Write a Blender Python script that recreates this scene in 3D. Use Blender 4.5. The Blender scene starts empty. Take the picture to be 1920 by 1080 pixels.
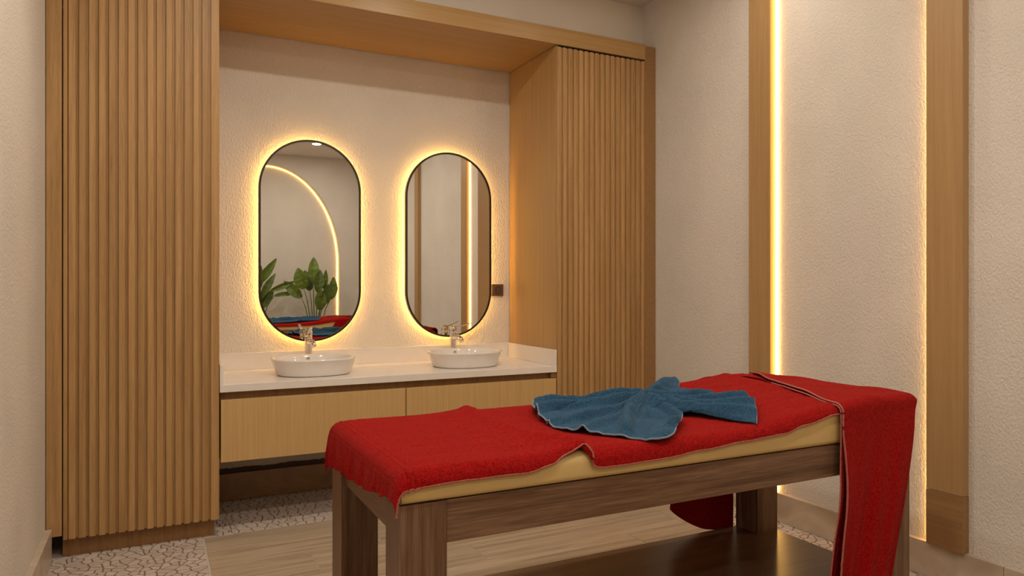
import bpy, bmesh, math, random
from mathutils import Vector, noise
R = random.Random(7)
S = 1.3            # every length below is written in camera heights; S turns it into metres
PI = math.pi
COL = bpy.context.scene.collection
SC = bpy.context.scene

# ------------------------------------------------------------------ camera, world, exposure
cd = bpy.data.cameras.new('camera'); cam = bpy.data.objects.new('camera', cd); COL.objects.link(cam)
cam.location = (0, 0, S); cam.rotation_euler = (PI/2, 0, -math.radians(26.7))
cd.sensor_width = 36; cd.lens = 36*1337/1920; cd.clip_start = .02; cd.clip_end = 60
SC.camera = cam
w = bpy.data.worlds.new('world'); SC.world = w; w.use_nodes = True
w.node_tree.nodes['Background'].inputs[0].default_value = (1, .9, .8, 1)
w.node_tree.nodes['Background'].inputs[1].default_value = .05
SC.view_settings.view_transform = 'Standard'; SC.view_settings.look = 'None'
SC.view_settings.exposure = 0.0; SC.view_settings.gamma = 1; SC.view_settings.use_curve_mapping = False
SC.cycles.max_bounces = 8; SC.cycles.diffuse_bounces = 5; SC.cycles.glossy_bounces = 5
SC.cycles.sample_clamp_indirect = 8

LAMP_W = 13.2       # each ceiling downlight
LAMP_C = (1.0, .895, .745)
LED_C = (1.0, .54, .13)
LAMP_GAIN = [1.1, 1.05, .35, 1.5, .9, 1.0, 1.0]
MIRROR_LED = 35.0
PILLAR_LED = 12.0
ARCH_LED = 8.0
DOWNLIGHTS = [(.30, 2.1), (1.15, 2.1), (2.05, 2.1), (.35, .75), (1.56, .75), (.35, -.61), (1.56, -.61)]  # middle pair and rear left lamp are unseen, added for ambient fill

# ------------------------------------------------------------------ materials
def nt(name):
    m = bpy.data.materials.new(name); m.use_nodes = True
    return m, m.node_tree.nodes, m.node_tree.links, m.node_tree.nodes['Principled BSDF']
def ramp(N, stops):
    r = N.new('ShaderNodeValToRGB'); e = r.color_ramp.elements
    while len(e) > 1: e.remove(e[-1])
    e[0].position = stops[0][0]; e[0].color = (*stops[0][1], 1)
    for p, c in stops[1:]:
        k = e.new(p); k.color = (*c, 1)
    return r
def wood(name, dark, mid, light, axis=2, across=38, along=1.1, rough=.45, bump=.12, vary=.12, spec=.35):
    m, N, L, b = nt(name)
    tc = N.new('ShaderNodeTexCoord'); oi = N.new('ShaderNodeObjectInfo')
    mul = N.new('ShaderNodeMath'); mul.operation = 'MULTIPLY'; mul.inputs[1].default_value = 37
    L.new(oi.outputs['Random'], mul.inputs[0])
    add = N.new('ShaderNodeVectorMath'); add.operation = 'ADD'
    L.new(tc.outputs['Object'], add.inputs[0]); L.new(mul.outputs[0], add.inputs[1])
    sc = [across]*3; sc[axis] = along
    mp = N.new('ShaderNodeMapping'); mp.inputs['Scale'].default_value = sc
    L.new(add.outputs[0], mp.inputs[0])
    n1 = N.new('ShaderNodeTexNoise'); n1.inputs['Scale'].default_value = 1; n1.inputs['Detail'].default_value = 5
    n1.inputs['Roughness'].default_value = .6; n1.inputs['Distortion'].default_value = .35
    L.new(mp.outputs[0], n1.inputs[0])
    sc2 = [across*9]*3; sc2[axis] = along*9
    mp2 = N.new('ShaderNodeMapping'); mp2.inputs['Scale'].default_value = sc2; L.new(add.outputs[0], mp2.inputs[0])
    n2 = N.new('ShaderNodeTexNoise'); n2.inputs['Scale'].default_value = 1; n2.inputs['Detail'].default_value = 2
    L.new(mp2.outputs[0], n2.inputs[0])
    mx = N.new('ShaderNodeMix'); mx.inputs[0].default_value = .35
    L.new(n1.outputs[0], mx.inputs[2]); L.new(n2.outputs[0], mx.inputs[3])
    r = ramp(N, [(.3, dark), (.5, mid), (.68, light)]); L.new(mx.outputs[0], r.inputs[0])
    hs = N.new('ShaderNodeHueSaturation'); L.new(r.outputs[0], hs.inputs['Color'])
    mr = N.new('ShaderNodeMapRange'); mr.inputs[3].default_value = 1-vary; mr.inputs[4].default_value = 1+vary
    L.new(oi.outputs['Random'], mr.inputs[0]); L.new(mr.outputs[0], hs.inputs['Value'])
    L.new(hs.outputs[0], b.inputs['Base Color'])
    b.inputs['Roughness'].default_value = rough; b.inputs['Specular IOR Level'].default_value = spec
    bp = N.new('ShaderNodeBump'); bp.inputs['Strength'].default_value = bump; bp.inputs['Distance'].default_value = .002
    L.new(mx.outputs[0], bp.inputs['Height']); L.new(bp.outputs[0], b.inputs['Normal'])
    return m
def plaster(name, col, scale=70, strength=.55, dist=.004, stretch=(1, 1, .55)):
    m, N, L, b = nt(name)
    tc = N.new('ShaderNodeTexCoord'); mp = N.new('ShaderNodeMapping'); mp.inputs['Scale'].default_value = stretch
    L.new(tc.outputs['Object'], mp.inputs[0])
    n = N.new('ShaderNodeTexNoise'); n.inputs['Scale'].default_value = scale; n.inputs['Detail'].default_value = 3
    n.inputs['Roughness'].default_value = .5; n.inputs['Distortion'].default_value = .4
    L.new(mp.outputs[0], n.inputs[0])
    n3 = N.new('ShaderNodeTexNoise'); n3.inputs['Scale'].default_value = 2.2; L.new(tc.outputs['Object'], n3.inputs[0])
    r = ramp(N, [(.35, tuple(c*.96 for c in col)), (.65, tuple(min(1, c*1.03) for c in col))]); L.new(n3.outputs[0], r.inputs[0])
    L.new(r.outputs[0], b.inputs['Base Color'])
    b.inputs['Roughness'].default_value = .85; b.inputs['Specular IOR Level'].default_value = .15
    bp = N.new('ShaderNodeBump'); bp.inputs['Strength'].default_value = strength; bp.inputs['Distance'].default_value = dist
    L.new(n.outputs[0], bp.inputs['Height']); L.new(bp.outputs[0], b.inputs['Normal'])
    return m
def plain(name, col, rough=.5, metal=0, spec=.5, coat=0):
    m, N, L, b = nt(name)
    n = N.new('ShaderNodeTexNoise'); n.inputs['Scale'].default_value = 14
    tc = N.new('ShaderNodeTexCoord'); L.new(tc.outputs['Object'], n.inputs[0])
    r = ramp(N, [(.3, tuple(c*.97 for c in col)), (.7, tuple(min(1, c*1.02) for c in col))]); L.new(n.outputs[0], r.inputs[0])
    L.new(r.outputs[0], b.inputs['Base Color'])
    b.inputs['Roughness'].default_value = rough; b.inputs['Metallic'].default_value = metal
    b.inputs['Specular IOR Level'].default_value = spec; b.inputs['Coat Weight'].default_value = coat
    return m
def stone(name, base, vein, scale=3, rough=.3):
    m, N, L, b = nt(name)
    tc = N.new('ShaderNodeTexCoord'); oi = N.new('ShaderNodeObjectInfo')
    add = N.new('ShaderNodeVectorMath'); add.operation = 'ADD'
    mul = N.new('ShaderNodeMath'); mul.operation = 'MULTIPLY'; mul.inputs[1].default_value = 21
    L.new(oi.outputs['Random'], mul.inputs[0]); L.new(tc.outputs['Object'], add.inputs[0]); L.new(mul.outputs[0], add.inputs[1])
    n = N.new('ShaderNodeTexNoise'); n.inputs['Scale'].default_value = scale; n.inputs['Detail'].default_value = 7
    n.inputs['Distortion'].default_value = 1.2; L.new(add.outputs[0], n.inputs[0])
    r = ramp(N, [(.3, vein), (.46, base), (.5, tuple(min(1, c*1.12) for c in base)), (.54, base), (.75, tuple(c*.9 for c in base))])
    L.new(n.outputs[0], r.inputs[0]); L.new(r.outputs[0], b.inputs['Base Color']); b.inputs['Roughness'].default_value = rough
    return m
def terry(name, dark, light, scale=420, sheen=.5, tint=(1, .5, .45)):
    m, N, L, b = nt(name)
    tc = N.new('ShaderNodeTexCoord')
    n = N.new('ShaderNodeTexNoise'); n.inputs['Scale'].default_value = scale; n.inputs['Detail'].default_value = 2
    L.new(tc.outputs['Object'], n.inputs[0])
    n2 = N.new('ShaderNodeTexNoise'); n2.inputs['Scale'].default_value = 130; n2.inputs['Detail'].default_value = 4
    L.new(tc.outputs['Object'], n2.inputs[0])
    mx = N.new('ShaderNodeMix'); mx.inputs[0].default_value = .4; L.new(n.outputs[0], mx.inputs[2]); L.new(n2.outputs[0], mx.inputs[3])
    r = ramp(N, [(.36, dark), (.62, light)]); L.new(mx.outputs[0], r.inputs[0]); L.new(r.outputs[0], b.inputs['Base Color'])
    b.inputs['Roughness'].default_value = .95; b.inputs['Specular IOR Level'].default_value = .05
    b.inputs['Sheen Weight'].default_value = sheen; b.inputs['Sheen Roughness'].default_value = .4
    b.inputs['Sheen Tint'].default_value = (*tint, 1)
    bp = N.new('ShaderNodeBump'); bp.inputs['Strength'].default_value = 1; bp.inputs['Distance'].default_value = .007
    L.new(mx.outputs[0], bp.inputs['Height']); L.new(bp.outputs[0], b.inputs['Normal'])
    return m
def emis(name, col, st):
    m, N, L, b = nt(name)
    b.inputs['Base Color'].default_value = (.8, .8, .8, 1)
    b.inputs['Emission Color'].default_value = (*col, 1); b.inputs['Emission Strength'].default_value = st
    return m

OAK = ((.29, .158, .058), (.415, .243, .098), (.51, .315, .138))
M = {}
M['oak'] = wood('oak_slat', *OAK, axis=2, across=42, along=1.3, vary=.10)
M['oak_v'] = wood('oak_veneer_upright', (.36, .215, .085), (.42, .26, .105), (.47, .30, .128), axis=2, across=70, along=.8, vary=.03, bump=.05, rough=.38)
M['oak_h'] = wood('oak_veneer_level', (.36, .215, .085), (.42, .26, .105), (.47, .30, .128), axis=0, across=70, along=.8, vary=.03, bump=.05, rough=.34)
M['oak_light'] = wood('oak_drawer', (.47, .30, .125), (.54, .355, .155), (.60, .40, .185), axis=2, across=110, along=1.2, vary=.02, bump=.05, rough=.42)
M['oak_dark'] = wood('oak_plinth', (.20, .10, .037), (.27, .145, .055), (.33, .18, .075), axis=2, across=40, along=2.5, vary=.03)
M['oak_pil'] = wood('oak_pilaster', (.35, .21, .088), (.41, .25, .108), (.46, .285, .128), axis=2, across=45, along=1.0, vary=.03, bump=.05, rough=.4)
M['oak_block'] = wood('oak_pilaster_block', (.25, .13, .052), (.31, .17, .07), (.36, .2, .085), axis=1, across=60, along=2, vary=.02, bump=.05, rough=.4)
M['walnut_h'] = wood('walnut_rail', (.07, .034, .018), (.165, .088, .048), (.27, .16, .095), axis=0, across=34, along=1.2, vary=.04, bump=.06, rough=.4)
M['walnut_v'] = wood('walnut_leg', (.07, .034, .018), (.165, .088, .048), (.27, .16, .095), axis=2, across=34, along=1.0, vary=.04, bump=.06, rough=.4)
M['walnut_s'] = wood('walnut_shelf', (.07, .036, .02), (.12, .065, .036), (.16, .09, .05), axis=0, across=24, along=1.0, vary=.02, bump=.04, rough=.28, spec=.5)
M['walnut_e'] = wood('walnut_end', (.07, .034, .018), (.165, .088, .048), (.27, .16, .095), axis=1, across=34, along=1.2, vary=.04, bump=.06, rough=.4)
M['wall'] = plaster('wall_plaster', (.705, .66, .605), scale=100, strength=1, dist=.0065, stretch=(1, 1, .5))
M['wall_fine'] = plaster('side_wall_plaster', (.705, .66, .605), scale=120, strength=1, dist=.0048, stretch=(1, 1, .7))
M['ceiling'] = plaster('ceiling_paint', (.72, .69, .64), scale=30, strength=.05, dist=.001)
M['marble'] = stone('beige_marble', (.55, .46, .36), (.42, .33, .24), 2.5)
M['marble_brown'] = stone('brown_marble', (.33, .2, .105), (.24, .14, .07), 4)  # same beige marble, with the shade under the vanity put into its colour
M['plank'] = wood('wood_look_tile', (.27, .195, .125), (.45, .355, .255), (.56, .46, .345), axis=0, across=30, along=1.0, vary=.06, rough=.4, bump=.04)
M['grout'] = plain('brown_grout', (.25, .15, .105), .8)
M['joint'] = plain('pale_joint', (.55, .50, .44), .8)
M['adhesive'] = plain('dark_adhesive', (.09, .065, .045), .9)  # tile adhesive, with the shadow in the gap painted into its colour
M['shard'] = wood('mosaic_shard_stone', (.50, .42, .37), (.58, .50, .45), (.64, .57, .52), axis=0, across=9, along=9, vary=.10, rough=.4, bump=.05)
M['quartz'] = plain('white_quartz', (.80, .755, .72), .18)
M['ceramic'] = plain('white_ceramic', (.80, .765, .73), .08, coat=.4)
M['chrome'] = plain('chrome', (.82, .80, .78), .07, 1)
M['dark'] = plain('dark_gap', (.012, .01, .008), .8)
M['frame'] = plain('black_bronze_frame', (.045, .028, .018), .35, .6)
M['back'] = plain('mirror_backing', (.2, .18, .15), .7)
m_, N_, L_, b_ = nt('mirror_silver'); M['mirror'] = m_
b_.inputs['Metallic'].default_value = 1; b_.inputs['Roughness'].default_value = .004; b_.inputs['Base Color'].default_value = (.86, .86, .83, 1)
M['led_m'] = emis('led_mirror', LED_C, MIRROR_LED)
M['led_p'] = emis('led_pilaster', LED_C, PILLAR_LED)
M['led_a'] = emis('led_arch', LED_C, ARCH_LED)
M['lamp'] = emis('downlight_glow', LAMP_C, 12)
M['socket'] = plain('brown_socket', (.11, .06, .035), .45)
M['socket_d'] = plain('dark_socket', (.02, .014, .01), .5)
M['lamp_rim'] = plain('downlight_rim', (.8, .79, .77), .4)
M['red'] = terry('red_terry', (.17, .002, .003), (.47, .010, .009), sheen=.12, tint=(1, .35, .28))
M['red_hem'] = terry('red_hem', (.42, .09, .07), (.62, .20, .16), tint=(1, .6, .5), scale=600)
M['blue'] = terry('blue_terry', (.014, .044, .090), (.043, .122, .215), sheen=.2, tint=(.5, .7, 1))
M['blue_hem'] = terry('blue_hem', (.16, .24, .33), (.28, .37, .46), tint=(.7, .8, 1), scale=600)
M['cream'] = plain('cream_vinyl', (.62, .44, .18), .42)
M['leaf'] = wood('leaf_green', (.05, .085, .01), (.10, .16, .02), (.18, .24, .04), axis=0, across=20, along=4, vary=.3, rough=.4, bump=.1)
M['stem'] = plain('leaf_stem', (.10, .15, .04), .5)
M['pot'] = plain('grey_pot', (.35, .32, .29), .6)
M['soil'] = plain('soil', (.05, .035, .025), .95)

# ------------------------------------------------------------------ building helpers
ORG = {}
def link(name, me, mat, parent=None):
    if isinstance(mat, str): mat = M[mat]
    if not me.materials: me.materials.append(mat)
    o = bpy.data.objects.new(name, me); COL.objects.link(o)
    if parent is not None:
        o.parent = parent; org = ORG[parent.name]
    else:
        xs = [v.co for v in me.vertices]
        org = Vector(((min(v.x for v in xs)+max(v.x for v in xs))/2, (min(v.y for v in xs)+max(v.y for v in xs))/2, min(v.z for v in xs)))
        o.location = org
    for v in me.vertices: v.co -= org
    me.update(); ORG[o.name] = org.copy()
    return o
def from_bm(name, bm, mat, parent=None, smooth=False):
    bmesh.ops.recalc_face_normals(bm, faces=bm.faces)
    me = bpy.data.meshes.new(name)
    if smooth:
        for f in bm.faces: f.smooth = True
    bm.to_mesh(me); bm.free()
    return link(name, me, mat, parent)
def add_box(bm, x0, x1, y0, y1, z0, z1, bev=0):
    t = bmesh.new()
    c = bmesh.ops.create_cube(t, size=1)
    for v in t.verts:
        v.co = Vector(((x0+x1)/2+v.co.x*(x1-x0), (y0+y1)/2+v.co.y*(y1-y0), (z0+z1)/2+v.co.z*(z1-z0)))*S
    if bev: bmesh.ops.bevel(t, geom=t.edges[:], offset=bev*S, segments=2, affect='EDGES', profile=.5)
    me = bpy.data.meshes.new('t'); t.to_mesh(me); t.free(); bm.from_mesh(me); bpy.data.meshes.remove(me)
def box(name, x0, x1, y0, y1, z0, z1, mat, parent=None, bev=.0012):
    bm = bmesh.new(); add_box(bm, x0, x1, y0, y1, z0, z1, bev); return from_bm(name, bm, mat, parent)
def tag(o, label, cat, group=None):
    o['label'] = label; o['category'] = cat
    if group: o['group'] = group
    return o
def struct(o): o['kind'] = 'structure'; return o
def stuff(o): o['kind'] = 'stuff'; return o
def thing(name, x, y, z, label, cat, group=None):
    o = bpy.data.objects.new(name, None); COL.objects.link(o); o.empty_display_size = .1
    o.location = Vector((x, y, z))*S; ORG[o.name] = o.location.copy()
    return tag(o, label, cat, group)
def copy_tree(o, parent=None):
    c = o.copy(); COL.objects.link(c); c.parent = parent; ORG[c.name] = ORG[o.name]
    for ch in list(o.children): copy_tree(ch, c)
    return c
def grid_mesh(pts, closed=False):
    """pts[i][j] -> mesh data (smooth)"""
    n, k = len(pts), len(pts[0])
    vs = [tuple(Vector(p)*S) for row in pts for p in row]
    fs = []
    for i in range(n-1):
        for j in range(k if closed else k-1):
            j2 = (j+1) % k
            fs.append((i*k+j, (i+1)*k+j, (i+1)*k+j2, i*k+j2))
    return vs, fs
def mesh_obj(name, vs, fs, mat, parent=None, smooth=True):
    me = bpy.data.meshes.new(name); me.from_pydata(vs, [], fs); me.update()
    if smooth: me.polygons.foreach_set('use_smooth', [True]*len(me.polygons))
    return link(name, me, mat, parent)
def tube(bm, path, r, seg=8, cap=True):
    """path in camera heights, r scalar or list"""
    rings = []; n = len(path); P = [Vector(p) for p in path]; up = Vector((0, 0, 1))
    for i, p in enumerate(P):
        d = (P[min(i+1, n-1)]-P[max(i-1, 0)]).normalized()
        a = d.cross(up)
        if a.length < .05: a = d.cross(Vector((0, 1, 0)))
        a.normalize(); b = a.cross(d).normalized()
        rr = r[i] if isinstance(r, (list, tuple)) else r
        rings.append([bm.verts.new((p+(a*math.cos(2*PI*k/seg)+b*math.sin(2*PI*k/seg))*rr)*S) for k in range(seg)])
    for i in range(n-1):
        for k in range(seg):
            bm.faces.new((rings[i][k], rings[i][(k+1) % seg], rings[i+1][(k+1) % seg], rings[i+1][k]))
    if cap: bm.faces.new(rings[0]); bm.faces.new(rings[-1][::-1])
def lathe(bm, cx, cy, prof, seg=32):
    rings = [[bm.verts.new(Vector((cx+r*math.cos(2*PI*k/seg), cy+r*math.sin(2*PI*k/seg), z))*S) for k in range(seg)] for r, z in prof]
    for i in range(len(rings)-1):
        for k in range(seg):
            bm.faces.new((rings[i][k], rings[i][(k+1) % seg], rings[i+1][(k+1) % seg], rings[i+1][k]))
    bm.faces.new(rings[0][::-1]); bm.faces.new(rings[-1])
def spline(pts, t):
    """Catmull-Rom through pts, t in 0..1"""
    n = len(pts)-1; u = max(0, min(.99999, t))*n; i = int(u); f = u-i
    p0, p1, p2, p3 = pts[max(i-1, 0)], pts[i], pts[i+1], pts[min(i+2, n)]
    return [0.5*((2*b)+(-a+c)*f+(2*a-5*b+4*c-d)*f*f+(-a+3*b-3*c+d)*f**3) for a, b, c, d in zip(p0, p1, p2, p3)]
def interp(tab, x):
    if x <= tab[0][0]: return tab[0][1]
    for (a, va), (b, vb) in zip(tab, tab[1:]):
        if x <= b:
            f = (x-a)/(b-a); f = f*f*(3-2*f); return va+(vb-va)*f
    return tab[-1][1]
def smooth(a, b, x):
    t = max(0, min(1, (x-a)/(b-a))); return t*t*(3-2*t)

# ------------------------------------------------------------------ the room
XL, XR, YB, YF, ZC = -.352, 2.413, 3.618, -1.45, 2.552
FT = -.0     # floor top
T = .06
struct(box('ceiling', XL-T, XR+T, YF-.2, YB+T, ZC, ZC+T, 'ceiling', bev=0))
struct(box('wall_left', XL-T, XL, YF-.2, YB+T, -.05, ZC, 'wall_fine', bev=0))
struct(box('wall_right', XR, XR+T, YF-.2, YB+T, -.05, ZC, 'wall_fine', bev=0))
struct(box('wall_back', XL, XR, YB, YB+T, -.05, ZC, 'wall', bev=0))
struct(box('trim_1', XL, XR, 3.20, YB-.001, 2.305, ZC-.0005, 'ceiling', bev=0))     # plastered bulkhead above the canopy

# wall behind the camera with the arched recess
def arch_wall():
    cx, a, zs, b = 1.17, .84, 1.30, 1.13
    arc = [(cx-a, 0)]+[(cx-a, zs*k/6) for k in range(1, 6)]
    arc += [(cx-a*math.cos(PI*k/48), zs+b*math.sin(PI*k/48)) for k in range(49)]
    arc += [(cx+a, zs*k/6) for k in range(5, 0, -1)]+[(cx+a, 0)]
    def outer(p):
        x, z = p
        if z <= zs: return (XL if x < cx else XR, z)
        f = math.atan2(z-zs, x-cx)
        if math.sin(f) < .82:
            return (XL if x < cx else XR, zs+(ZC-zs)*math.sin(f)/.82)
        return (cx+(XR-cx if x > cx else cx-XL)*math.cos(f)/math.cos(math.asin(.82)), ZC)
    bm = bmesh.new(); n = len(arc); y0, y1 = YF, YF-.11
    A = [bm.verts.new(Vector((x, y0, z))*S) for x, z in arc]; O = [bm.verts.new(Vector((outer(p)[0], y0, outer(p)[1]))*S) for p in arc]
    B = [bm.verts.new(Vector((x, y1, z))*S) for x, z in arc]
    for i in range(n-1):
        bm.faces.new((A[i], A[i+1], O[i+1], O[i])); bm.faces.new((A[i], B[i], B[i+1], A[i+1]))
    bm.faces.new(B)
    struct(from_bm('wall_front', bm, 'wall_fine'))
    t = bmesh.new()
    inner = [(cx+(x-cx)*.983, YF-.103, zs+(z-zs)*.99 if z > zs else z) for x, z in arc]
    inner[0] = (inner[0][0], inner[0][1], .02); inner[-1] = (inner[-1][0], inner[-1][1], .02)
    tube(t, inner, .0045, 6)
    tag(from_bm('arch_light_strip', t, 'led_a'), 'warm glowing light strip following the arched recess, seen in the left mirror', 'light strip')
arch_wall()

# floor: slab, planks and mosaic tiles
floor = struct(box('floor', XL-T, XR+T, YF-.2, YB+T, -.06, -.0016, 'joint', bev=0))
PX0, PX1, PY1, PW = .181, 2.12, 3.098, .1785
plank_mesh = {}
row = 0; y1 = PY1
while y1 > YF+.02:
    y0 = max(YF+.01, y1-PW); x = PX0-[0, .32, .62][row % 3]*.92
    while x < PX1:
        xa, xb = max(x, PX0), min(x+.92, PX1)
        if xb-xa > .03:
            key = (round(xb-xa, 3), round(y1-y0, 3))
            if key not in plank_mesh:
                o = box('plank', xa+.0012, xb-.0012, y0+.0012, y1-.0012, -.006, 0, 'plank', floor, bev=.0005)
                c = Vector(((xa+xb)/2, (y0+y1)/2, 0))*S-ORG[floor.name]
                for v in o.data.vertices: v.co -= c
                o.location = c; plank_mesh[key] = o.data
            else:
                o = bpy.data.objects.new('plank', plank_mesh[key]); COL.objects.link(o); o.parent = floor
                o.location = Vector(((xa+xb)/2, (y0+y1)/2, 0))*S-ORG[floor.name]
        x += .92
    y1 -= PW; row += 1

def clip(poly, px, py, nx, ny):
    out = []; n = len(poly)
    for i in range(n):
        a, b = poly[i], poly[(i+1) % n]
        da = (a[0]-px)*nx+(a[1]-py)*ny; db = (b[0]-px)*nx+(b[1]-py)*ny
        if da <= 0: out.append(a)
        if (da < 0 < db) or (db < 0 < da):
            f = da/(da-db); out.append((a[0]+(b[0]-a[0])*f, a[1]+(b[1]-a[1])*f))
    return out
shards = []; beds = bmesh.new()
def mosaic_tile(x0, x1, y0, y1, cell=.033):
    add_box(beds, x0, x1, y0, y1, -.006, -.0012)
    nx, ny = max(1, round((x1-x0)/cell)), max(1, round((y1-y0)/cell))
    cw, ch = (x1-x0)/nx, (y1-y0)/ny
    pts = {(i, j): (x0+(i+.5+R.uniform(-.62, .62))*cw, y0+(j+.5+R.uniform(-.62, .62))*ch) for i in range(nx) for j in range(ny)}
    for (i, j), (px, py) in pts.items():
        poly = [(x0, y0), (x1, y0), (x1, y1), (x0, y1)]
        for di in range(-3, 4):
            for dj in range(-3, 4):
                q = pts.get((i+di, j+dj))
                if q is None or (di == 0 and dj == 0): continue
                dx, dy = q[0]-px, q[1]-py; d = math.hypot(dx, dy)
                if d < 1e-6: continue
                k = d/2-.0025
                poly = clip(poly, px+dx/d*k, py+dy/d*k, dx/d, dy/d)
                if len(poly) < 3: break
            if len(poly) < 3: break
        if len(poly) >= 3:
            ar = abs(sum(a[0]*b[1]-b[0]*a[1] for a, b in zip(poly, poly[1:]+poly[:1])))/2
            if ar > cw*ch*.06: shards.append(poly)
TS = .512
y = PY1+.005
def tiles(x0, x1, y0, y1, ox, oy):
    xs = [x0]; k = ox
    while k < x1-.02:
        if k > x0+.02: xs.append(k)
        k += TS
    xs.append(x1); ys = [y0]; k = oy
    while k < y1-.02:
        if k > y0+.02: ys.append(k)
        k += TS
    ys.append(y1)
    for a, b in zip(xs, xs[1:]):
        for c, d in zip(ys, ys[1:]):
            mosaic_tile(a+.0018, b-.0018, c+.0018, d-.0018)
tiles(XL, .177, .9, PY1+.004, XL, PY1+.004-TS*8)
tiles(XL, XR, PY1+.004, YB, .177-TS, PY1+.004)
tiles(2.124, XR, .9, PY1+.004, 2.124, PY1+.004-TS*8)
stuff(from_bm('grout_bed', beds, 'grout', floor))
def shard_dist(p):
    x = sum(q[0] for q in p)/len(p); yy = sum(q[1] for q in p)/len(p)
    zc = .4493*x+.8934*yy; u = (.8934*x-.4493*yy)/max(zc, .01)
    vis = abs(u) < .74 and zc > 2.45
    hid = (.25 < x < 1.95) or (yy > 3.13 and x < .22)
    return zc+(0 if vis and not hid else 100)
shards.sort(key=shard_dist)
def shard_geo(p, bm):
    ring0 = [bm.verts.new(Vector((q[0], q[1], -.002))*S) for q in p]
    cx = sum(q[0] for q in p)/len(p); cy = sum(q[1] for q in p)/len(p)
    ring1 = [bm.verts.new(Vector((q[0]+(cx-q[0])*.03, q[1]+(cy-q[1])*.03, 0))*S) for q in p]
    n = len(p)
    for i in range(n): bm.faces.new((ring0[i], ring0[(i+1) % n], ring1[(i+1) % n], ring1[i]))
    bm.faces.new(ring1)
for p in shards[:300]:
    bm = bmesh.new(); shard_geo(p, bm); from_bm('mosaic_piece', bm, 'shard', floor)
bm = bmesh.new()
for p in shards[300:]: shard_geo(p, bm)
stuff(from_bm('mosaic_pieces', bm, 'shard', floor))

# baseboards of cut marble tiles
def baseboard(name, x0, x1, y0, y1, h, mat, axis, step=.46, org=None):
    root = None; k = (y0 if axis == 1 else x0); e = (y1 if axis == 1 else x1)
    root = bpy.data.objects.new(name, None); COL.objects.link(root)
    root.location = Vector(((x0+x1)/2, (y0+y1)/2, 0))*S; ORG[root.name] = root.location.copy(); struct(root)
    while k < e-.01:
        k2 = min(e, k+step)
        a = (x0, x1, k+.0008, k2-.0008) if axis == 1 else (k+.0008, k2-.0008, y0, y1)
        box('baseboard_tile', *a, 0, h, mat, root, bev=.0015); k = k2
BH = .122
baseboard('baseboard_right', 2.390, XR, YF, 3.095, BH, 'marble', 1)
baseboard('baseboard_left', XL, -.330, YF, 3.07, BH, 'marble', 1)
baseboard('baseboard_back', .2, 1.83, 3.600, YB, .125, 'marble_brown', 0, step=.8)
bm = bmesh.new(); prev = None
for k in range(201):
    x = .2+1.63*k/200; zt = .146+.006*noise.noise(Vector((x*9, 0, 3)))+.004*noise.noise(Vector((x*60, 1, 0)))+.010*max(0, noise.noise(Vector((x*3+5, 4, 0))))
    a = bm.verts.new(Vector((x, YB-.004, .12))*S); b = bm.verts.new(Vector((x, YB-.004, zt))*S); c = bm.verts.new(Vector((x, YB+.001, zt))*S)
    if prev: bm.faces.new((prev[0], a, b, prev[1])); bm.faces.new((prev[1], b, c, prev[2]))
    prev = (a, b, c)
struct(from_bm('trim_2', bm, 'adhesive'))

# ------------------------------------------------------------------ slatted cabinets and canopy
ZB, ZT = .074, 2.214
def slat_mesh(z0, z1, w=.0222, d=.0088):
    bm = bmesh.new()
    prof = [(-w/2, 0), (-w/2, -d+.002), (-w/2+.002, -d), (w/2-.002, -d), (w/2, -d+.002), (w/2, 0)]
    a = [bm.verts.new(Vector((x, y, z0))*S) for x, y in prof]; b = [bm.verts.new(Vector((x, y, z1))*S) for x, y in prof]
    for i in range(5): bm.faces.new((a[i], a[i+1], b[i+1], b[i]))
    bm.faces.new(a[::-1]); bm.faces.new(b)
    bmesh.ops.recalc_face_normals(bm, faces=bm.faces)
    me = bpy.data.meshes.new('slat'); bm.to_mesh(me); bm.free(); me.materials.append(M['oak']); return me
SLAT = slat_mesh(ZB-.001, ZT-.006); SLATW = slat_mesh(ZB-.001, ZT-.006, .0315); SLATN = slat_mesh(ZB-.001, ZT-.006, .0130)
def slat_door(parent, x0, x1, first, pitch, n):
    door = box('door', x0, x1, 3.090, 3.105, ZB+.001, ZT-.006, 'oak', parent, bev=.0008)
    org = ORG[parent.name]
    for k in range(n):
        xc = first+k*pitch
        o = bpy.data.objects.new('slat', SLAT); COL.objects.link(o); o.parent = door
        o.location = Vector((xc, 3.0905, 0))*S-org
    return door
c = thing('tall_cabinet', -.055, 3.35, 0, 'tall slatted oak cabinet beside the left wall', 'cabinet', None)
box('carcass', -.297, .231, 3.107, 3.610, ZB+.012, ZT, 'oak_v', c)
d = slat_door(c, -.297, .2365, -.2798+.0112, .0323, 15)
for me_, x_ in ((SLATN, -.2902), (SLATW, .2205)):
    o = bpy.data.objects.new('slat', me_); COL.objects.link(o); o.parent = d; o.location = Vector((x_, 3.0905, 0))*S-ORG[c.name]
box('filler_panel', -.350, -.3005, 3.084, 3.104, .088, ZT, 'oak', c)['label'] = 'plain upright filler strip at the wall'
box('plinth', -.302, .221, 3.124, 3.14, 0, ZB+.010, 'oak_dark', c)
c = thing('tall_cabinet', 2.10, 3.35, 0, 'slatted oak cabinet in the far corner beside the right wall', 'cabinet')
box('side_panel', 1.801, 1.812, 3.094, 3.612, .0, 2.2168, 'oak_v', c)['label'] = 'plain oak veneer side panel facing the basins'
box('carcass', 1.813, 2.338, 3.107, 3.610, ZB+.012, ZT, 'dark', c)
slat_door(c, 1.804, 2.339, 1.8155+.0, .0323, 17)
box('filler_panel', 2.343, 2.412, 3.078, 3.104, .0, 2.292, 'oak_block', c)
box('plinth', 1.815, 2.34, 3.124, 3.14, 0, ZB+.010, 'oak_dark', c)
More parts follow.
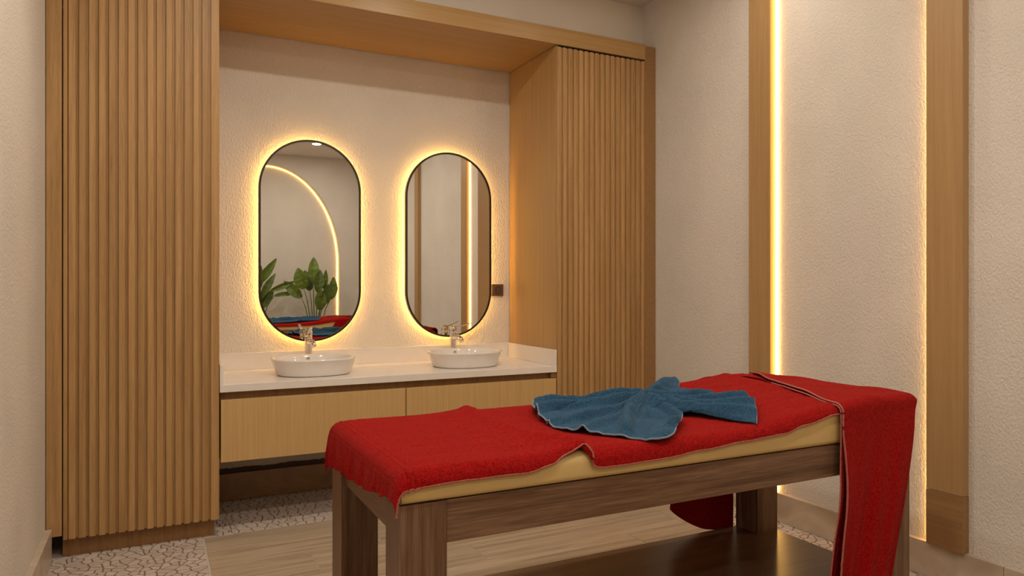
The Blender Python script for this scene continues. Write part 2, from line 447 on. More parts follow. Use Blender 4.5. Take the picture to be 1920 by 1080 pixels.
c = thing('overhead_canopy', 1.0, 3.35, ZT, 'oak canopy beam running above the mirror niche and both slatted cabinets', 'canopy')
box('fascia', XL+.002, 2.342, 3.076, 3.092, 2.217, 2.300, 'oak_h', c)
box('soffit_panel', .2365, 1.8005, 3.093, 3.612, 2.217, 2.232, 'oak_h', c)
box('top_panel', XL+.002, 2.342, 3.093, 3.2, 2.285, 2.300, 'oak_h', c)

# ------------------------------------------------------------------ vanity
c = thing('vanity_cabinet', 1.02, 3.35, .298, 'wall-hung oak vanity cabinet with two plain drawer fronts under the white countertop', 'cabinet')
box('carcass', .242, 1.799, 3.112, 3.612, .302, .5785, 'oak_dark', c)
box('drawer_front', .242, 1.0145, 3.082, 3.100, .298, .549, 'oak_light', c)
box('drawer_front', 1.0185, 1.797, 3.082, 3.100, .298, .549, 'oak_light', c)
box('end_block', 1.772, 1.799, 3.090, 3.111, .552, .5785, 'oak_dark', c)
ct = thing('countertop', 1.02, 3.35, .58, 'long white stone countertop with upstands carrying two basins', 'countertop')
box('slab', .238, 1.7995, 3.078, 3.616, .580, .611, 'quartz', ct, bev=.0015)
box('backsplash', .252, 1.786, 3.602, 3.616, .6112, .692, 'quartz', ct, bev=.0012)
box('side_splash', .238, .251, 3.080, 3.616, .6112, .692, 'quartz', ct, bev=.0012)
box('side_splash', 1.787, 1.7995, 3.080, 3.616, .6112, .692, 'quartz', ct, bev=.0012)

def basin(cx, cy, label):
    z0 = .6115
    t = thing('wash_basin', cx, cy, z0, label, 'basin', 'washbasins on the countertop')
    prof = [(.146, .124, 0), (.160, .136, .002), (.164, .140, .008), (.171, .146, .030), (.180, .154, .055), (.186, .158, .066), (.188, .160, .070),
            (.187, .159, .0745), (.184, .156, .076), (.178, .150, .0755), (.174, .146, .071), (.168, .141, .060), (.160, .134, .044), (.146, .122, .027), (.110, .095, .016), (.06, .05, .0125), (.018, .018, .0115)]
    seg = 72; rows = []
    for a, b, z in prof:
        r = []
        for k in range(seg):
            th = 2*PI*k/seg; e = 2/2.25 if a > .1 else 1.0
            cc, ss = math.cos(th), math.sin(th)
            r.append((cx+a*math.copysign(abs(cc)**e, cc), cy+b*math.copysign(abs(ss)**e, ss), z0+z))
        rows.append(r)
    vs, fs = grid_mesh(rows, True)
    fs.append(tuple(range(seg))); n = len(rows)-1; fs.append(tuple(n*seg+k for k in range(seg))[::-1])
    o = mesh_obj('bowl', vs, fs, 'ceramic', t)
    bm = bmesh.new(); lathe(bm, cx, cy, [(.0175, z0+.0118), (.0175, z0+.015), (.015, z0+.0165), (.011, z0+.0165), (.010, z0+.020), (.004, z0+.0225), (.0005, z0+.0228)], 24)
    from_bm('drain', bm, 'chrome', t, True)
    bm = bmesh.new(); n_ = Vector((0, -1, .35)).normalized()
    for r0, off in ((.0085, 0), (.0060, .0015)): pass
    tube(bm, [(cx, cy+.137, z0+.054), (cx, cy+.131, z0+.055)], .0075, 16)
    o2 = from_bm('overflow_ring', bm, 'chrome', t, True)
    return t
BX = [(.652, 3.30), (1.396, 3.30)]
basin(*BX[0], 'white oval basin on the countertop under the left mirror')
basin(*BX[1], 'white oval basin on the countertop under the right mirror')

def faucet(cx, cy, lever_dir, label, spout=(0, -1)):
    z0 = .6112
    t = thing('basin_faucet', cx, cy, z0, label, 'faucet', 'chrome mixer taps')
    bm = bmesh.new(); lathe(bm, cx, cy, [(.0215, z0), (.0215, z0+.004), (.0185, z0+.006), (.0175, z0+.03), (.0175, z0+.130), (.0185, z0+.145), (.0185, z0+.150)], 32)
    from_bm('body', bm, 'chrome', t, True)
    bm = bmesh.new(); sx, sy = spout
    pth = [(cx+sx*d, cy+sy*d, z0+z) for d, z in ((.004, .126), (.03, .131), (.058, .130), (.078, .123), (.088, .111))]
    tube(bm, pth, [.0165, .0155, .0140, .0125, .0115], 16)
    from_bm('spout', bm, 'chrome', t, True)
    bm = bmesh.new(); lathe(bm, cx, cy, [(.0180, z0+.153), (.0192, z0+.156), (.0192, z0+.176), (.0175, z0+.184), (.010, z0+.188), (.0005, z0+.189)], 32)
    from_bm('cap', bm, 'chrome', t, True)
    dx, dy = lever_dir; bm = bmesh.new()
    px, py = -dy, dx
    secs = [(.004, .178, .010, .0050), (.030, .184, .0095, .0036), (.062, .193, .0080, .0028), (.092, .202, .0070, .0024), (.098, .204, .005, .0016)]
    rows = []
    for d, z, wd, th in secs:
        r = []
        for k in range(12):
            a = 2*PI*k/12; r.append(bm.verts.new(Vector((cx+dx*d+px*wd*math.cos(a), cy+dy*d+py*wd*math.cos(a), z0+z+th*math.sin(a)))*S))
        rows.append(r)
    for a, b in zip(rows, rows[1:]):
        for k in range(12): bm.faces.new((a[k], a[(k+1) % 12], b[(k+1) % 12], b[k]))
    bm.faces.new(rows[0]); bm.faces.new(rows[-1][::-1])
    from_bm('lever', bm, 'chrome', t, True)
faucet(.668, 3.513, (-.05, -1), 'chrome single-lever tap behind the left basin, lever pointing forward', (.12, -.99))
faucet(1.418, 3.513, (.92, -.38), 'chrome single-lever tap behind the right basin, lever turned to the right', (.15, -.99))

# ------------------------------------------------------------------ mirrors
def stadium(cx, cz, hw, hh, n=32):
    pts = []; c = hh-hw
    for k in range(n+1): a = PI*k/n; pts.append((cx+hw*math.cos(a), cz+c+hw*math.sin(a)))
    for k in range(n+1): a = PI+PI*k/n; pts.append((cx+hw*math.cos(a), cz-c+hw*math.sin(a)))
    return pts
def ring_loft(bm, loops):
    rs = [[bm.verts.new(Vector((x, y, z))*S) for x, z in pts] for pts, y in loops]
    n = len(rs[0])
    for a, b in zip(rs, rs[1:]):
        for k in range(n): bm.faces.new((a[k], a[(k+1) % n], b[(k+1) % n], b[k]))
    return rs
def wall_mirror(cx, label, tilt=0):
    cz, hw, hh = 1.232, .246, .495
    t = thing('wall_mirror', cx, 3.6, cz-hh, label, 'mirror', 'backlit mirrors above the basins')
    bm = bmesh.new(); rs = ring_loft(bm, [(stadium(cx, cz, hw-.006, hh-.006), 3.5725)]); bm.faces.new(rs[0])
    for v in bm.verts: v.co.y += (v.co.z-cz*S)*math.tan(math.radians(tilt))
    from_bm('glass', bm, 'mirror', t)
    bm = bmesh.new()
    L = [(stadium(cx, cz, hw-.0095, hh-.0095), 3.590), (stadium(cx, cz, hw-.0095, hh-.0095), 3.569), (stadium(cx, cz, hw, hh), 3.569), (stadium(cx, cz, hw, hh), 3.590)]
    rs = ring_loft(bm, L+[L[0]]); from_bm('frame', bm, 'frame', t)
    bm = bmesh.new(); rs = ring_loft(bm, [(stadium(cx, cz, hw-.008, hh-.008), 3.574), (stadium(cx, cz, hw-.008, hh-.008), 3.589), (stadium(cx, cz, hw-.022, hh-.022), 3.589), (stadium(cx, cz, hw-.022, hh-.022), 3.617)])
    bm.faces.new(rs[0]); bm.faces.new(rs[-1]); from_bm('backing', bm, 'back', t)
    bm = bmesh.new()
    a, b = stadium(cx, cz, hw-.021, hh-.021), stadium(cx, cz, hw-.018, hh-.018)
    L = [(a, 3.594), (b, 3.594), (b, 3.604), (a, 3.604)]
    ring_loft(bm, L+[L[0]]); from_bm('light_strip', bm, 'led_m', t)
wall_mirror(.693, 'backlit pill-shaped mirror in a black frame above the left basin, reflecting plants')
wall_mirror(1.4215, 'backlit pill-shaped mirror in a black frame above the right basin, beside the socket', .05)

t = thing('wall_socket', 1.724, 3.616, .955, 'brown square power socket on the wall right of the right mirror', 'socket')
box('cover_plate', 1.688, 1.760, 3.606, 3.6175, .955, 1.021, 'socket', t, bev=.002)
bm = bmesh.new(); n = 28
def disc_y(bm, cx, cz, prof, n=28):
    rs = [[bm.verts.new(Vector((cx+r*math.cos(2*PI*k/n), y, cz+r*math.sin(2*PI*k/n)))*S) for k in range(n)] for r, y in prof]
    for a, b in zip(rs, rs[1:]):
        for k in range(n): bm.faces.new((a[k], a[(k+1) % n], b[(k+1) % n], b[k]))
    bm.faces.new(rs[0]); bm.faces.new(rs[-1])
disc_y(bm, 1.724, .988, [(.021, 3.6065), (.021, 3.604), (.0185, 3.604), (.0175, 3.6062)])
from_bm('socket_well', bm, 'socket_d', t, True)
bm = bmesh.new()
for s in (-1, 1): disc_y(bm, 1.724+s*.0075, .988, [(.0022, 3.606), (.0022, 3.6035)], 10)
from_bm('pin_hole', bm, 'dark', t)

# ------------------------------------------------------------------ pilasters on the right wall
def pilaster(y0, y1, led_side, label):
    t = thing('wall_pilaster', 2.4, (y0+y1)/2, BH, label, 'pilaster', 'oak pilasters on the right wall')
    box('upper_panel', 2.379, 2.4125, y0, y1, .3115, ZC-.001, 'oak_pil', t)
    box('base_block', 2.3785, 2.4125, y0-.0005, y1+.0005, BH+.0005, .3105, 'oak_block', t)
    ys = (y0-.016, y0-.006) if led_side < 0 else (y1+.004, y1+.012)
    if led_side: box('light_strip', 2.403, 2.4125, ys[0], ys[1], BH+.001, ZC-.001, 'led_p', t, bev=0)
pilaster(2.250, 2.374, -1, 'oak pilaster on the right wall nearer the corner cabinet, bright light strip along it')
pilaster(1.430, 1.554, 1, 'oak pilaster at the right edge of the photo with hidden glow behind its left side')
pilaster(.20, .30, 0, 'oak pilaster seen only at the left of the right mirror')

# ------------------------------------------------------------------ massage table
def ztop(x): return .640+.046*smooth(1.25, 1.78, x)
def make_table():
    x0, x1, y0, y1 = .428, 1.960, 1.330, 1.922
    t = thing('massage_table', (x0+x1)/2, (y0+y1)/2, 0, '', 'massage table', 'massage tables')
    lw, ld = .096, .102
    for a in (x0, x1-lw):
        for b in (y0, y1-ld):
            box('leg', a, a+lw, b, b+ld, 0, .5755, 'walnut_v', t, bev=.0014)
    box('long_rail', x0+lw+.0005, x1-lw-.0005, y0+.004, y0+.024, .490, .5755, 'walnut_h', t)
    box('long_rail', x0+lw+.0005, x1-lw-.0005, y1-.024, y1-.004, .490, .5755, 'walnut_h', t)
    box('end_rail', x0+.012, x0+.030, y0+ld+.0005, y1-ld-.0005, .495, .5755, 'walnut_e', t)
    box('end_rail', x1-.030, x1-.012, y0+ld+.0005, y1-ld-.0005, .495, .5755, 'walnut_e', t)
    # shelf notched around the legs
    bm = bmesh.new()
    out = [(x0+lw, y0+.002), (x1-lw, y0+.002), (x1-lw, y0+ld), (x1-.002, y0+ld), (x1-.002, y1-ld), (x1-lw, y1-ld), (x1-lw, y1-.002), (x0+lw, y1-.002), (x0+lw, y1-ld), (x0+.002, y1-ld), (x0+.002, y0+ld), (x0+lw, y0+ld)]
    a = [bm.verts.new(Vector((x, y, .132))*S) for x, y in out]; b = [bm.verts.new(Vector((x, y, .150))*S) for x, y in out]
    for i in range(12): bm.faces.new((a[i], a[(i+1) % 12], b[(i+1) % 12], b[i]))
    bm.faces.new(a[::-1]); bm.faces.new(b); from_bm('shelf', bm, 'walnut_s', t)
    # mattress: rounded slab, thicker towards the head end
    nx, zb = 60, .577
    prof = []
    r = .027
    for k in range(7): a_ = PI/2*k/6; prof.append((r-r*math.sin(a_) , r-r*math.cos(a_), 'b'))
    rows = []
    xa, xb, ya, yb = .4300, 1.957, 1.328, 1.924
    for i in range(nx+1):
        x = xa+(xb-xa)*i/nx; zt = ztop(x); row_ = []
        e = 0
        di = min(x-xa, xb-x)
        e = r-math.sqrt(max(0, r*r-(r-di)**2)) if di < r else 0
        e *= .6
        zt -= e
        for k in range(7): a_ = PI/2*k/6; row_.append((x, ya+r*.5-r*.5*math.sin(a_), zb+r*.5-r*.5*math.cos(a_)))
        for k in range(7): a_ = PI/2*k/6; row_.append((x, ya+r-r*math.cos(a_), zt-r+r*math.sin(a_)))
        for k in range(7): a_ = PI/2*k/6; row_.append((x, yb-r+r*math.sin(a_), zt-r+r*math.cos(a_)))
        for k in range(7): a_ = PI/2*k/6; row_.append((x, yb-r*.5+r*.5*math.cos(a_), zb+r*.5-r*.5*math.sin(a_)))
        rows.append(row_)
    vs, fs = grid_mesh(rows, True); n = len(rows[0]); fs.append(tuple(range(n))[::-1]); fs.append(tuple(nx*n+k for k in range(n)))
    mt = mesh_obj('mattress', vs, fs, 'cream', t)
    bm = bmesh.new()
    tube(bm, [(xa-.0003, ya+.001, zb+.010), (xa-.0003, ya+.0008, ztop(xa)-.02)], .0016, 6)
    from_bm('corner_seam', bm, 'cream', mt)
    return t
table = make_table()
table['label'] = 'walnut massage table in the foreground with cream padded top'

# ------------------------------------------------------------------ towels
def wrap(v, e, r):
    """flat coordinate v running outwards past edge e with radius r -> (position, drop)"""
    a = v-(e-r)
    if a <= 0: return v, 0.0
    if a < r*PI/2: return e-r+r*math.sin(a/r), r*(1-math.cos(a/r))
    return e, r+(a-r*PI/2)
def nz(x, y, z=0): return noise.noise(Vector((x, y, z)))
near_tab = [(.40, .615), (.45, .612), (.533, .616), (.70, .614), (.765, .623), (.80, .634), (.822, .637), (.85, .610), (.89, .605), (1.02, .6055), (1.187, .613), (1.321, .620), (1.448, .627), (1.523, .643), (1.649, .662), (1.8, .67), (1.95, .67)]
FX = [(1.30, .838), (1.345, .82), (1.45, .775), (1.69, .785), (1.95, .810)]
def red_A():
    r = .030; off = .004; rows = []; ye, yf, xe = 1.322, 1.930, .4235
    NXs, NYs = 620, 170; s0, s1 = .300, 1.945
    hem_near = []; hem_left = []; hem_far = []
    for i in range(NXs+1):
        u = i/NXs; row_ = []
        s = s0+.2*u/.3 if u < .3 else s0+.2+(s1-s0-.2)*(u-.3)/.7
        sx = max(s, .41)
        nd = ztop(sx)-interp(near_tab, sx)+.006
        far_len = .016+.008*nz(s*3, 5)
        arc = r*(PI/2-1)
        v0 = ye+r-(nd-r)-r*PI/2 if nd > r else ye+r-r*math.acos(max(0, 1-nd/r))
        v1 = yf+far_len
        for j in range(NYs+1):
            w_ = j/NYs; v = v0+(v1-v0)*w_
            # left hang length depends on y
            yc = min(max(v, 1.33), 1.92)
            hang = interp([(1.33, .052), (1.42, .062), (1.56, .082), (1.70, .092), (1.92, .108)], yc)
            hang += .004*nz(yc*30, 2)+.003*nz(yc*75, 7)
            if s < xe+r:
                f = (xe+r-s)/(xe+r-s0); sx_ = xe+r-f*(hang+r*(PI/2-1)+.004)
            else: sx_ = s
            xx, dx = wrap(-sx_, -xe, r); xx = -xx
            if v < 1.6: yy, dy = wrap(-v, -ye, r); yy = -yy
            else: yy, dy = wrap(v, yf, r)
            z = ztop(xx)+off-dx-dy
            # ruffles on the left hang
            fh = smooth(.012, .08, dx)
            rf = .5*math.sin(yy*95+3*nz(yy*8, 1))+.5*math.sin(yy*163+4*nz(yy*11, 9))
            xx -= .004+fh*(.006+.006*rf); 
            if dx > .01: yy += fh*.004*math.cos(yy*95)
            # near-side hem flare
            fn = smooth(.008, .05, dy) if v < 1.6 else 0
            yy -= fn*(.003+.003*nz(xx*9, 3))
            # the pleat
            fx = interp(FX, min(max(v, 1.30), 1.95)); p = (s-fx)/.020
            nearness = 1-smooth(1.34, 1.62, v)
            H = .013+.007*nearness+.004*nz(v*8, 0)
            if abs(p) < 5:
                b = math.exp(-p*p)
                z += H*b+.006*math.exp(-((p+1.2)/2.6)**2)
                xx += (.006+.022*nearness)*math.exp(-(p+.2)**2)
                if fn: yy -= .008*b*fn
            # grooves of the woven border
            for g in (.458, .444, .414):
                z -= .0048*math.exp(-((sx_-g)/.0019)**2)
            # gentle wrinkles
            z += (.0022*nz(xx*7, yy*22, 1)+.0012*nz(xx*16, yy*50, 2)+.0006*nz(xx*90, yy*90, 5))*(1 if dx < .01 else .3)
            z += .009*math.exp(-((xx-1.745-.25*(yy-1.7))/.032)**2)*smooth(1.5, 1.66, yy)
            z += .005*max(0, nz(xx*2.6+3, yy*6, 4))*smooth(.5, .8, xx)*(1-smooth(1.9, 1.92, yy))
            z = max(z, ztop(xx)+.0025-dx-dy) if dx+dy < .004 else z
            row_.append((xx, yy, z))
        rows.append(row_); hem_near.append(row_[0]); hem_far.append(row_[-1])
    vs, fs = grid_mesh(rows)
    t = mesh_obj('towel_throw', vs, fs, 'red')
    t.name = 'red_towel'; ORG['red_towel'] = ORG.get('towel_throw', t.location.copy())
    md = t.modifiers.new('thickness', 'SOLIDIFY'); md.thickness = .004; md.offset = 0
    bm = bmesh.new(); tube(bm, [(p[0], p[1]-.0004, p[2]) for p in hem_near[::2]], .0021, 6)
    h = from_bm('hem', bm, 'red_hem', t, True); h['label'] = 'pale pink stitched edge'
    return t
ra = red_A()
tag(ra, 'long red terry towel covering the cream top of the foreground massage table', 'towel', 'red towels')

def drape_B():
    r = .020; ye, yf, xe = 1.314, 1.938, 1.968
    # left hem: (flat x, path coordinate v: y on top; below the near edge the drop continues)
    def path(v, off):
        """v decreases from far to near; returns (y, drop)"""
        if v < 1.6:
            y_, d = wrap(-v, -(ye-off), r+off); return -y_, d
        return wrap(v, yf+off, r+off)
    def V(zdrop): return ye+2*r-r*PI/2-zdrop   # flat coordinate giving this drop (straight part)
    Lf = [(1.945, 1.935), (1.87, 1.82), (1.795, 1.707), (1.735, 1.585), (1.700, 1.476), (1.672, 1.40), (1.655, 1.335), (1.652, V(.035)), (1.650, V(.075)), (1.652, V(.145)), (1.648, V(.215)), (1.637, V(.285)), (1.622, V(.37)), (1.610, V(.465)), (1.600, V(.55))]
    Rf = [(2.06, 1.935), (2.07, 1.82), (2.07, 1.707), (2.06, 1.585), (2.05, 1.476), (2.02, 1.40), (1.982, 1.335), (1.955, V(.035)), (1.935, V(.085)), (1.922, V(.145)), (1.905, V(.215)), (1.888, V(.285)), (1.866, V(.37)), (1.842, V(.465)), (1.82, V(.55))]
    def sheet(Lc, Rc, off, N, K, side, hemlift=0, bow=0):
        rows = []
        for i in range(N+1):
            t_ = i/N; a = spline(Lc, t_); b = spline(Rc, t_); row_ = []
            for j in range(K+1):
                w_ = j/K; x = a[0]+(b[0]-a[0])*w_; v = a[1]+(b[1]-a[1])*w_+bow*4*w_*(1-w_)*max(0, 1-t_*6)
                y_, d = path(v, off)
                x_, dx = wrap(x, xe+off, r+off) if d < .06 else (x, 0)
                if d >= 0 and d < .06 and dx > 0:
                    k = 1-smooth(.0, .06, d); x_ = x_*k+min(x, 1.985)*(1-k); dx *= k
                z = ztop(x_)+.004+off-d-dx
                hang = smooth(.03, .3, d)
                if v < 1.6:
                    y_ -= hang*(.010*math.sin(w_*9+.6+d*3)*(.4+d)+.006*math.sin(w_*23+1+2*d)*(.3+d)+.012)
                    y_ -= .010*smooth(.02, .1, d)*smooth(.6, 1, w_)
                else:
                    y_ += hang*(.006*math.sin(w_*11)+.004)
                if d < .02 and dx < .02:
                    z += hemlift*math.exp(-(w_/.10)**2)*smooth(1.36, 1.5, v)*(1-smooth(1.80, 1.93, v))
                    z += .003*nz(x*8, v*8, 3)+.0035*max(0, math.sin(v*22+x*30))*smooth(.1, .4, w_)
                # woven bands near the lower edge
                for g in (.405, .425, .452): z += 0
                yb = .0018*sum(math.exp(-((d-g-.02*w_)/.0022)**2) for g in (.412, .432, .452))
                row_.append((x_, y_+yb, z))
            rows.append(row_)
        return rows
    up = sheet(Lf, Rf, .006, 260, 70, 0, .010)
    Ll = [(1.585, 1.938+.43), (1.592, 1.938+.32), (1.61, 1.938+.16), (1.66, 1.938+.03), (1.79, 1.88), (1.805, 1.77), (1.775, 1.69), (1.735, 1.60), (1.700, 1.50), (1.668, 1.40), (1.652, 1.335), (1.649, V(.04)), (1.646, V(.145)), (1.640, V(.215)), (1.624, V(.285)), (1.603, V(.37)), (1.588, V(.465)), (1.575, V(.56))]
    Rl = [(1.865, 1.938+.545), (1.868, 1.938+.32), (1.875, 1.938+.16), (1.89, 1.938+.03), (1.90, 1.88), (1.90, 1.77), (1.90, 1.69), (1.90, 1.60), (1.90, 1.50), (1.89, 1.40), (1.87, 1.335), (1.87, V(.04)), (1.86, V(.145)), (1.85, V(.215)), (1.83, V(.285)), (1.80, V(.37)), (1.78, V(.465)), (1.75, V(.56))]
    lo = sheet(Ll, Rl, .001, 300, 50, 0, .008, .04)
    lo = [[(x, y+(.010*smooth(.05, .2, ztop(x)-z) if y < 1.5 else 0), z) for x, y, z in r_] for r_ in lo]
    v1, f1 = grid_mesh(up); v2, f2 = grid_mesh(lo); n = len(v1)
    t = mesh_obj('red_towel', v1+v2, f1+[tuple(k+n for k in f) for f in f2], 'red')
    md = t.modifiers.new('thickness', 'SOLIDIFY'); md.thickness = .0035; md.offset = 0
    bm = bmesh.new()
    tube(bm, [r_[0] for r_ in up[::2]], .0026, 6); tube(bm, [r_[0] for r_ in lo[112::2]], .0020, 6)
    h = from_bm('hem', bm, 'red_hem', t, True); h['label'] = 'pale pink stitched edge'
    return t
rb = drape_B()
tag(rb, 'red terry towel across the head end of the foreground table, hanging down its side', 'towel', 'red towels')

def lin(tab, x):
    for (a, va), (b, vb) in zip(tab, tab[1:]):
        if x <= b: return va+(vb-va)*(x-a)/(b-a)
    return tab[-1][1]
RIDGES = [(.030, .016, [(1.27, 1.675), (1.165, 1.60), (1.075, 1.49), (1.01, 1.40)]), (.024, .014, [(1.268, 1.60), (1.262, 1.53), (1.235, 1.46), (1.19, 1.405), (1.13, 1.375)]),
    (.024, .017, [(1.284, 1.66), (1.30, 1.58), (1.33, 1.50), (1.36, 1.44), (1.40, 1.385)]), (.022, .014, [(1.287, 1.65), (1.33, 1.57), (1.40, 1.50), (1.49, 1.455)]),
    (.022, .014, [(1.30, 1.69), (1.37, 1.62), (1.45, 1.57), (1.53, 1.55)]), (.020, .014, [(1.30, 1.713), (1.38, 1.69), (1.44, 1.67), (1.50, 1.655)]),
    (.024, .011, [(1.304, 1.70), (1.162, 1.692), (1.046, 1.694), (.925, 1.695)]), (.024, .011, [(1.251, 1.662), (1.122, 1.612), (1.002, 1.585), (.904, 1.577)]),
    (.018, .011, [(1.188, 1.609), (1.06, 1.53), (.96, 1.475), (.92, 1.46)]), (.022, .012, [(1.304, 1.726), (1.20, 1.755), (1.094, 1.785), (1.00, 1.83)]),
    (.022, .016, [(1.29, 1.70), (1.38, 1.77), (1.46, 1.82), (1.53, 1.86)])]
def ridge_h(x, y):
    tot = 0
    for a, w_, pl in RIDGES:
        best = 9
        for (x0, y0), (x1, y1) in zip(pl, pl[1:]):
            dx, dy = x1-x0, y1-y0; f = max(0, min(1, ((x-x0)*dx+(y-y0)*dy)/(dx*dx+dy*dy)))
            best = min(best, math.hypot(x-x0-dx*f, y-y0-dy*f))
        g = a*math.exp(-(best/w_)**2)
        tot = max(tot, g)
    return tot-.016*math.exp(-(math.hypot((x-1.185)*.8, y-1.515)/.034)**2)
def blue_towel():
    # gathered in the middle, fanning out to both ends
    Lc = [(1.045, 1.885), (.985, 1.82), (.940, 1.73), (.915, 1.65), (.900, 1.58), (.905, 1.52), (.935, 1.45), (.975, 1.395), (1.020, 1.340), (1.080, 1.325), (1.140, 1.372)]
    Pc = [(1.33, 1.80), (1.29, 1.775), (1.27, 1.75), (1.26, 1.72), (1.25, 1.69), (1.245, 1.665), (1.24, 1.645), (1.235, 1.63), (1.235, 1.615), (1.245, 1.600), (1.275, 1.605)]
    Rc = [(1.50, 1.89), (1.535, 1.85), (1.49, 1.78), (1.475, 1.72), (1.50, 1.67), (1.52, 1.62), (1.535, 1.57), (1.53, 1.51), (1.485, 1.46), (1.43, 1.40), (1.375, 1.345)]
    N, K = 150, 260; rows = []
    for i in range(N+1):
        s = -1+2*i/N; row_ = []
        q = abs(s)
        for j in range(K+1):
            t_ = j/K
            nf = 5.5 if s < 0 else 4.6
            # fold phase; the pleats lean over one another
            ph = 2*PI*(nf*t_+(.15 if s < 0 else .05))
            ph = ph if True else 0
            blend = smooth(-.25, .25, s)
            phL = 2*PI*lin([(0, .55), (.15, 1.5), (.27, 2.5), (.38, 3.5), (.80, 4.5), (1.0, 5.45)], t_); phR = 2*PI*lin([(0, .6), (.2, 1.5), (.45, 2.5), (.68, 3.5), (1, 4.45)], t_)
            ca = math.cos(phL)*(1-blend)+math.cos(phR)*blend
            sa = math.sin(phL)*(1-blend)+math.sin(phR)*blend
            E = spline(Lc if s < 0 else Rc, t_); P = spline(Pc, t_)
            f = q**.9
            x = P[0]+(E[0]-P[0])*f; y = P[1]+(E[1]-P[1])*f
            # curve the rays a little
            bow = math.sin(PI*f)
            y += (-.012 if s < 0 else .015)*bow*(t_-.3)
            A = (.0135*(1-f)+.0115*f) if s < 0 else (.0145*(1-f)+.0165*f)
            if s < 0: A *= 1+(lin([(0, 1.15), (.36, 1.15), (.42, .5), (.76, .45), (.84, 1.1), (1, 1.15)], t_)-1)*smooth(.15, .8, f)
            h = 1.15*A*max(0, (1+ca)/2)**.62*(.8+.5*nz(t_*6, s*2, 4))
            h += (.0024*math.cos(2*PI*12.5*t_+5*nz(t_*5, s*3, 8))+.0018*math.cos(2*PI*21*t_+4*nz(t_*9, s*4, 3)))*min(1, q*5)*(1-q*.65)
            if s < 0: x += .035*bow*t_**5
            # crown where it is gathered
            h += .012*math.exp(-(q/.26)**2)*(.55+.45*math.sin(PI*min(1, t_*1.05)))
            h += .010*math.exp(-((t_-.18)/.14)**2)
            # lateral lean
            T_ = spline(Lc if s < 0 else Rc, min(1, t_+.02)); T0 = spline(Lc if s < 0 else Rc, max(0, t_-.02))
            tx, ty = T_[0]-T0[0], T_[1]-T0[1]; l = math.hypot(tx, ty) or 1
            lean = (.016*f+.006)*sa*(.4 if .45 < t_ < .8 and s < 0 else 1)
            x += tx/l*lean; y += ty/l*lean
            x += .003*nz(t_*14, s*5, 1); h += .0018*nz(x*25, y*25, 2)+.0006*nz(x*110, y*110)
            h = max(0, h+ridge_h(x, y)*(1-.35*smooth(.8, 1, q)))
            dz = 0
            if y < 1.345: dz = (1.345-y)*.5
            z = ztop(x)+.009+h-dz
            if .76 < x < .88: z += .006
            row_.append((x, y, z))
        rows.append(row_)
    vs, fs = grid_mesh(rows)
    t = mesh_obj('blue_towel', vs, fs, 'blue')
    md = t.modifiers.new('thickness', 'SOLIDIFY'); md.thickness = .004; md.offset = 0
    bm = bmesh.new(); tube(bm, rows[0], .0024, 6); tube(bm, rows[-1], .0016, 6)
    tube(bm, [r_[-1] for r_ in rows[:N//2-8]], .0014, 6)
    h = from_bm('hem', bm, 'blue_hem', t, True); h['label'] = 'pale blue-grey stitched edge'
    return t
bt = blue_towel()
tag(bt, 'crumpled blue terry towel lying gathered on the foreground table', 'towel', 'blue towels')

# second table with its towels behind the camera, seen in the left mirror
DY = Vector((0, -2.115*S, 0))
for src, lab in ((table, 'second massage table, seen only in the left mirror behind the blue and red towels'),
                 (ra, 'red towel along the second table, reflected in the left mirror'),
                 (rb, 'red towel across the head end of the second table, reflected in the left mirror'),
                 (bt, 'blue towel on the second table, reflected in the left mirror')):
    c = copy_tree(src); c.location = src.location+DY; c['label'] = lab

# ------------------------------------------------------------------ plants behind the camera
def leaf(base, tip_dir, length, width, lean, mat, parent, droop=.35, twist=0):
    d = Vector(tip_dir).normalized(); side = d.cross(Vector((0, 1, 0)))
    if side.length < .1: side = Vector((1, 0, 0))
    side.normalize(); nrm = side.cross(d).normalized()
    side = (side*math.cos(twist)+nrm*math.sin(twist)); nrm = side.cross(d).normalized()
    rows = []; n = 14
    for i in range(n+1):
        f = i/n; wv = width*math.sin(PI*min(1, f*.93+.05))**.75*(1-.25*f)
        c = Vector(base)+d*length*f+nrm*(-droop*length*f*f*.5)
        r = []
        for k in (-1, -.6, -.25, 0, .25, .6, 1):
            r.append(tuple(c+side*wv*k*.5+nrm*(abs(k)*wv*.16)+nrm*.003*math.sin(f*30+k*2)))
        rows.append(r)
    vs, fs = grid_mesh(rows); return mesh_obj('leaf', vs, fs, mat, parent)
def plant(cx, cy, label, leaves, seed):
    rr = random.Random(seed)
    t = thing('potted_plant', cx, cy, 0, label, 'plant', 'leafy plants behind the second table')
    bm = bmesh.new(); lathe(bm, cx, cy, [(.085, 0), (.09, .005), (.11, .22), (.115, .225), (.115, .24), (.104, .24), (.10, .215)], 28)
    from_bm('pot', bm, 'pot', t, True)
    bm = bmesh.new(); lathe(bm, cx, cy, [(.1, .205), (.099, .216), (.05, .222), (.001, .224)], 20); from_bm('soil', bm, 'soil', t)
    for (dx, dy, zb, ang, ln, wd, lean) in leaves:
        bx, by = cx+dx, cy+dy
        bm = bmesh.new()
        tube(bm, [(cx+dx*.1, cy+dy*.1, .22), (cx+dx*.35, cy+dy*.35, .22+(zb-.22)*.45), (cx+dx*.7, cy+dy*.7, .22+(zb-.22)*.8), (bx, by, zb-.03)], [.007, .006, .005, .004], 7)
        st = from_bm('stem', bm, 'stem', t, True)
        dirv = (math.sin(ang)*lean, rr.uniform(-.1, .25), 1-.3*abs(lean))
        leaf((bx, by, zb-.03), dirv, ln*1.1, wd*1.05, lean, 'leaf', st, droop=rr.uniform(.1, .4), twist=rr.uniform(-.4, .4))
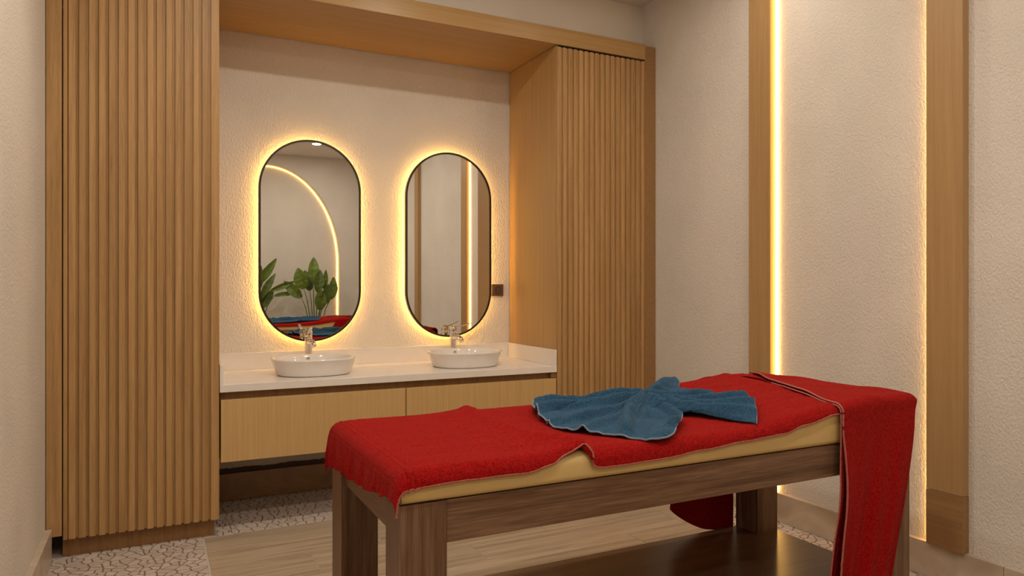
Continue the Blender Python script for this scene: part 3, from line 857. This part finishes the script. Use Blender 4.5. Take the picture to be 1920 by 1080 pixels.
# (dx, dy, z of leaf base, side, length, width, lean); mirror flips depth only
plant(1.66, -1.20, 'leafy plant with round-ended leaves at the right of the left mirror reflection', [
    (-.02, 0, 1.10, 1, .26, .135, .05), (-.13, .03, 1.02, -1, .22, .17, .35), (-.16, .05, .92, -1, .24, .13, .9), (.02, .06, .98, 1, .24, .13, .15),
    (.10, .02, 1.02, 1, .20, .07, .1), (.17, .03, .90, 1, .24, .13, .25), (.03, .10, .78, 1, .22, .15, .1), (-.05, -.05, 1.0, -1, .22, .14, .2), (.08, .08, .84, 1, .22, .14, .3)], 3)
plant(.97, -1.20, 'leafy plant with drooping pointed leaves at the left of the left mirror reflection', [
    (.04, 0, 1.06, 1, .34, .11, .75), (.0, .03, .96, 1, .30, .15, .35), (-.08, 0, 1.05, -1, .30, .14, .3), (.10, .02, .92, 1, .28, .09, .5),
    (.20, .02, 1.0, 1, .26, .07, 1.6), (-.15, .03, .9, -1, .28, .14, .8), (.05, -.05, .8, 1, .26, .14, .9), (.24, .0, .94, 1, .22, .06, 2.2)], 5)

# ------------------------------------------------------------------ ceiling downlights
DL = ['recessed downlight %s, above the frame' % k for k in ('before the canopy near the slatted cabinet by the left wall', 'before the canopy, above the foot of the front table', 'before the canopy, nearest the corner cabinet',
      'just in front of the camera, by the left wall', 'over the near side of the front table')]+['recessed downlight behind the camera by the left wall, outside the mirrors', 'recessed downlight reflected at the very top of the left mirror']
for i, (lx, ly) in enumerate(DOWNLIGHTS):
    t = thing('ceiling_downlight', lx, ly, ZC-.012, DL[i], 'ceiling light', 'recessed ceiling downlights')
    bm = bmesh.new(); lathe(bm, lx, ly, [(.045, ZC-.001), (.052, ZC-.001), (.052, ZC-.006), (.048, ZC-.009), (.040, ZC-.009), (.039, ZC-.004)], 28); from_bm('rim', bm, 'lamp_rim', t, True)
    ld = bpy.data.lights.new('bulb', 'AREA'); ld.shape = 'DISK'; ld.size = .085*S; ld.energy = LAMP_W*LAMP_GAIN[i]; ld.color = LAMP_C
    lo = bpy.data.objects.new('bulb', ld); COL.objects.link(lo); lo.parent = t; lo.location = (0, 0, -.0005*S)
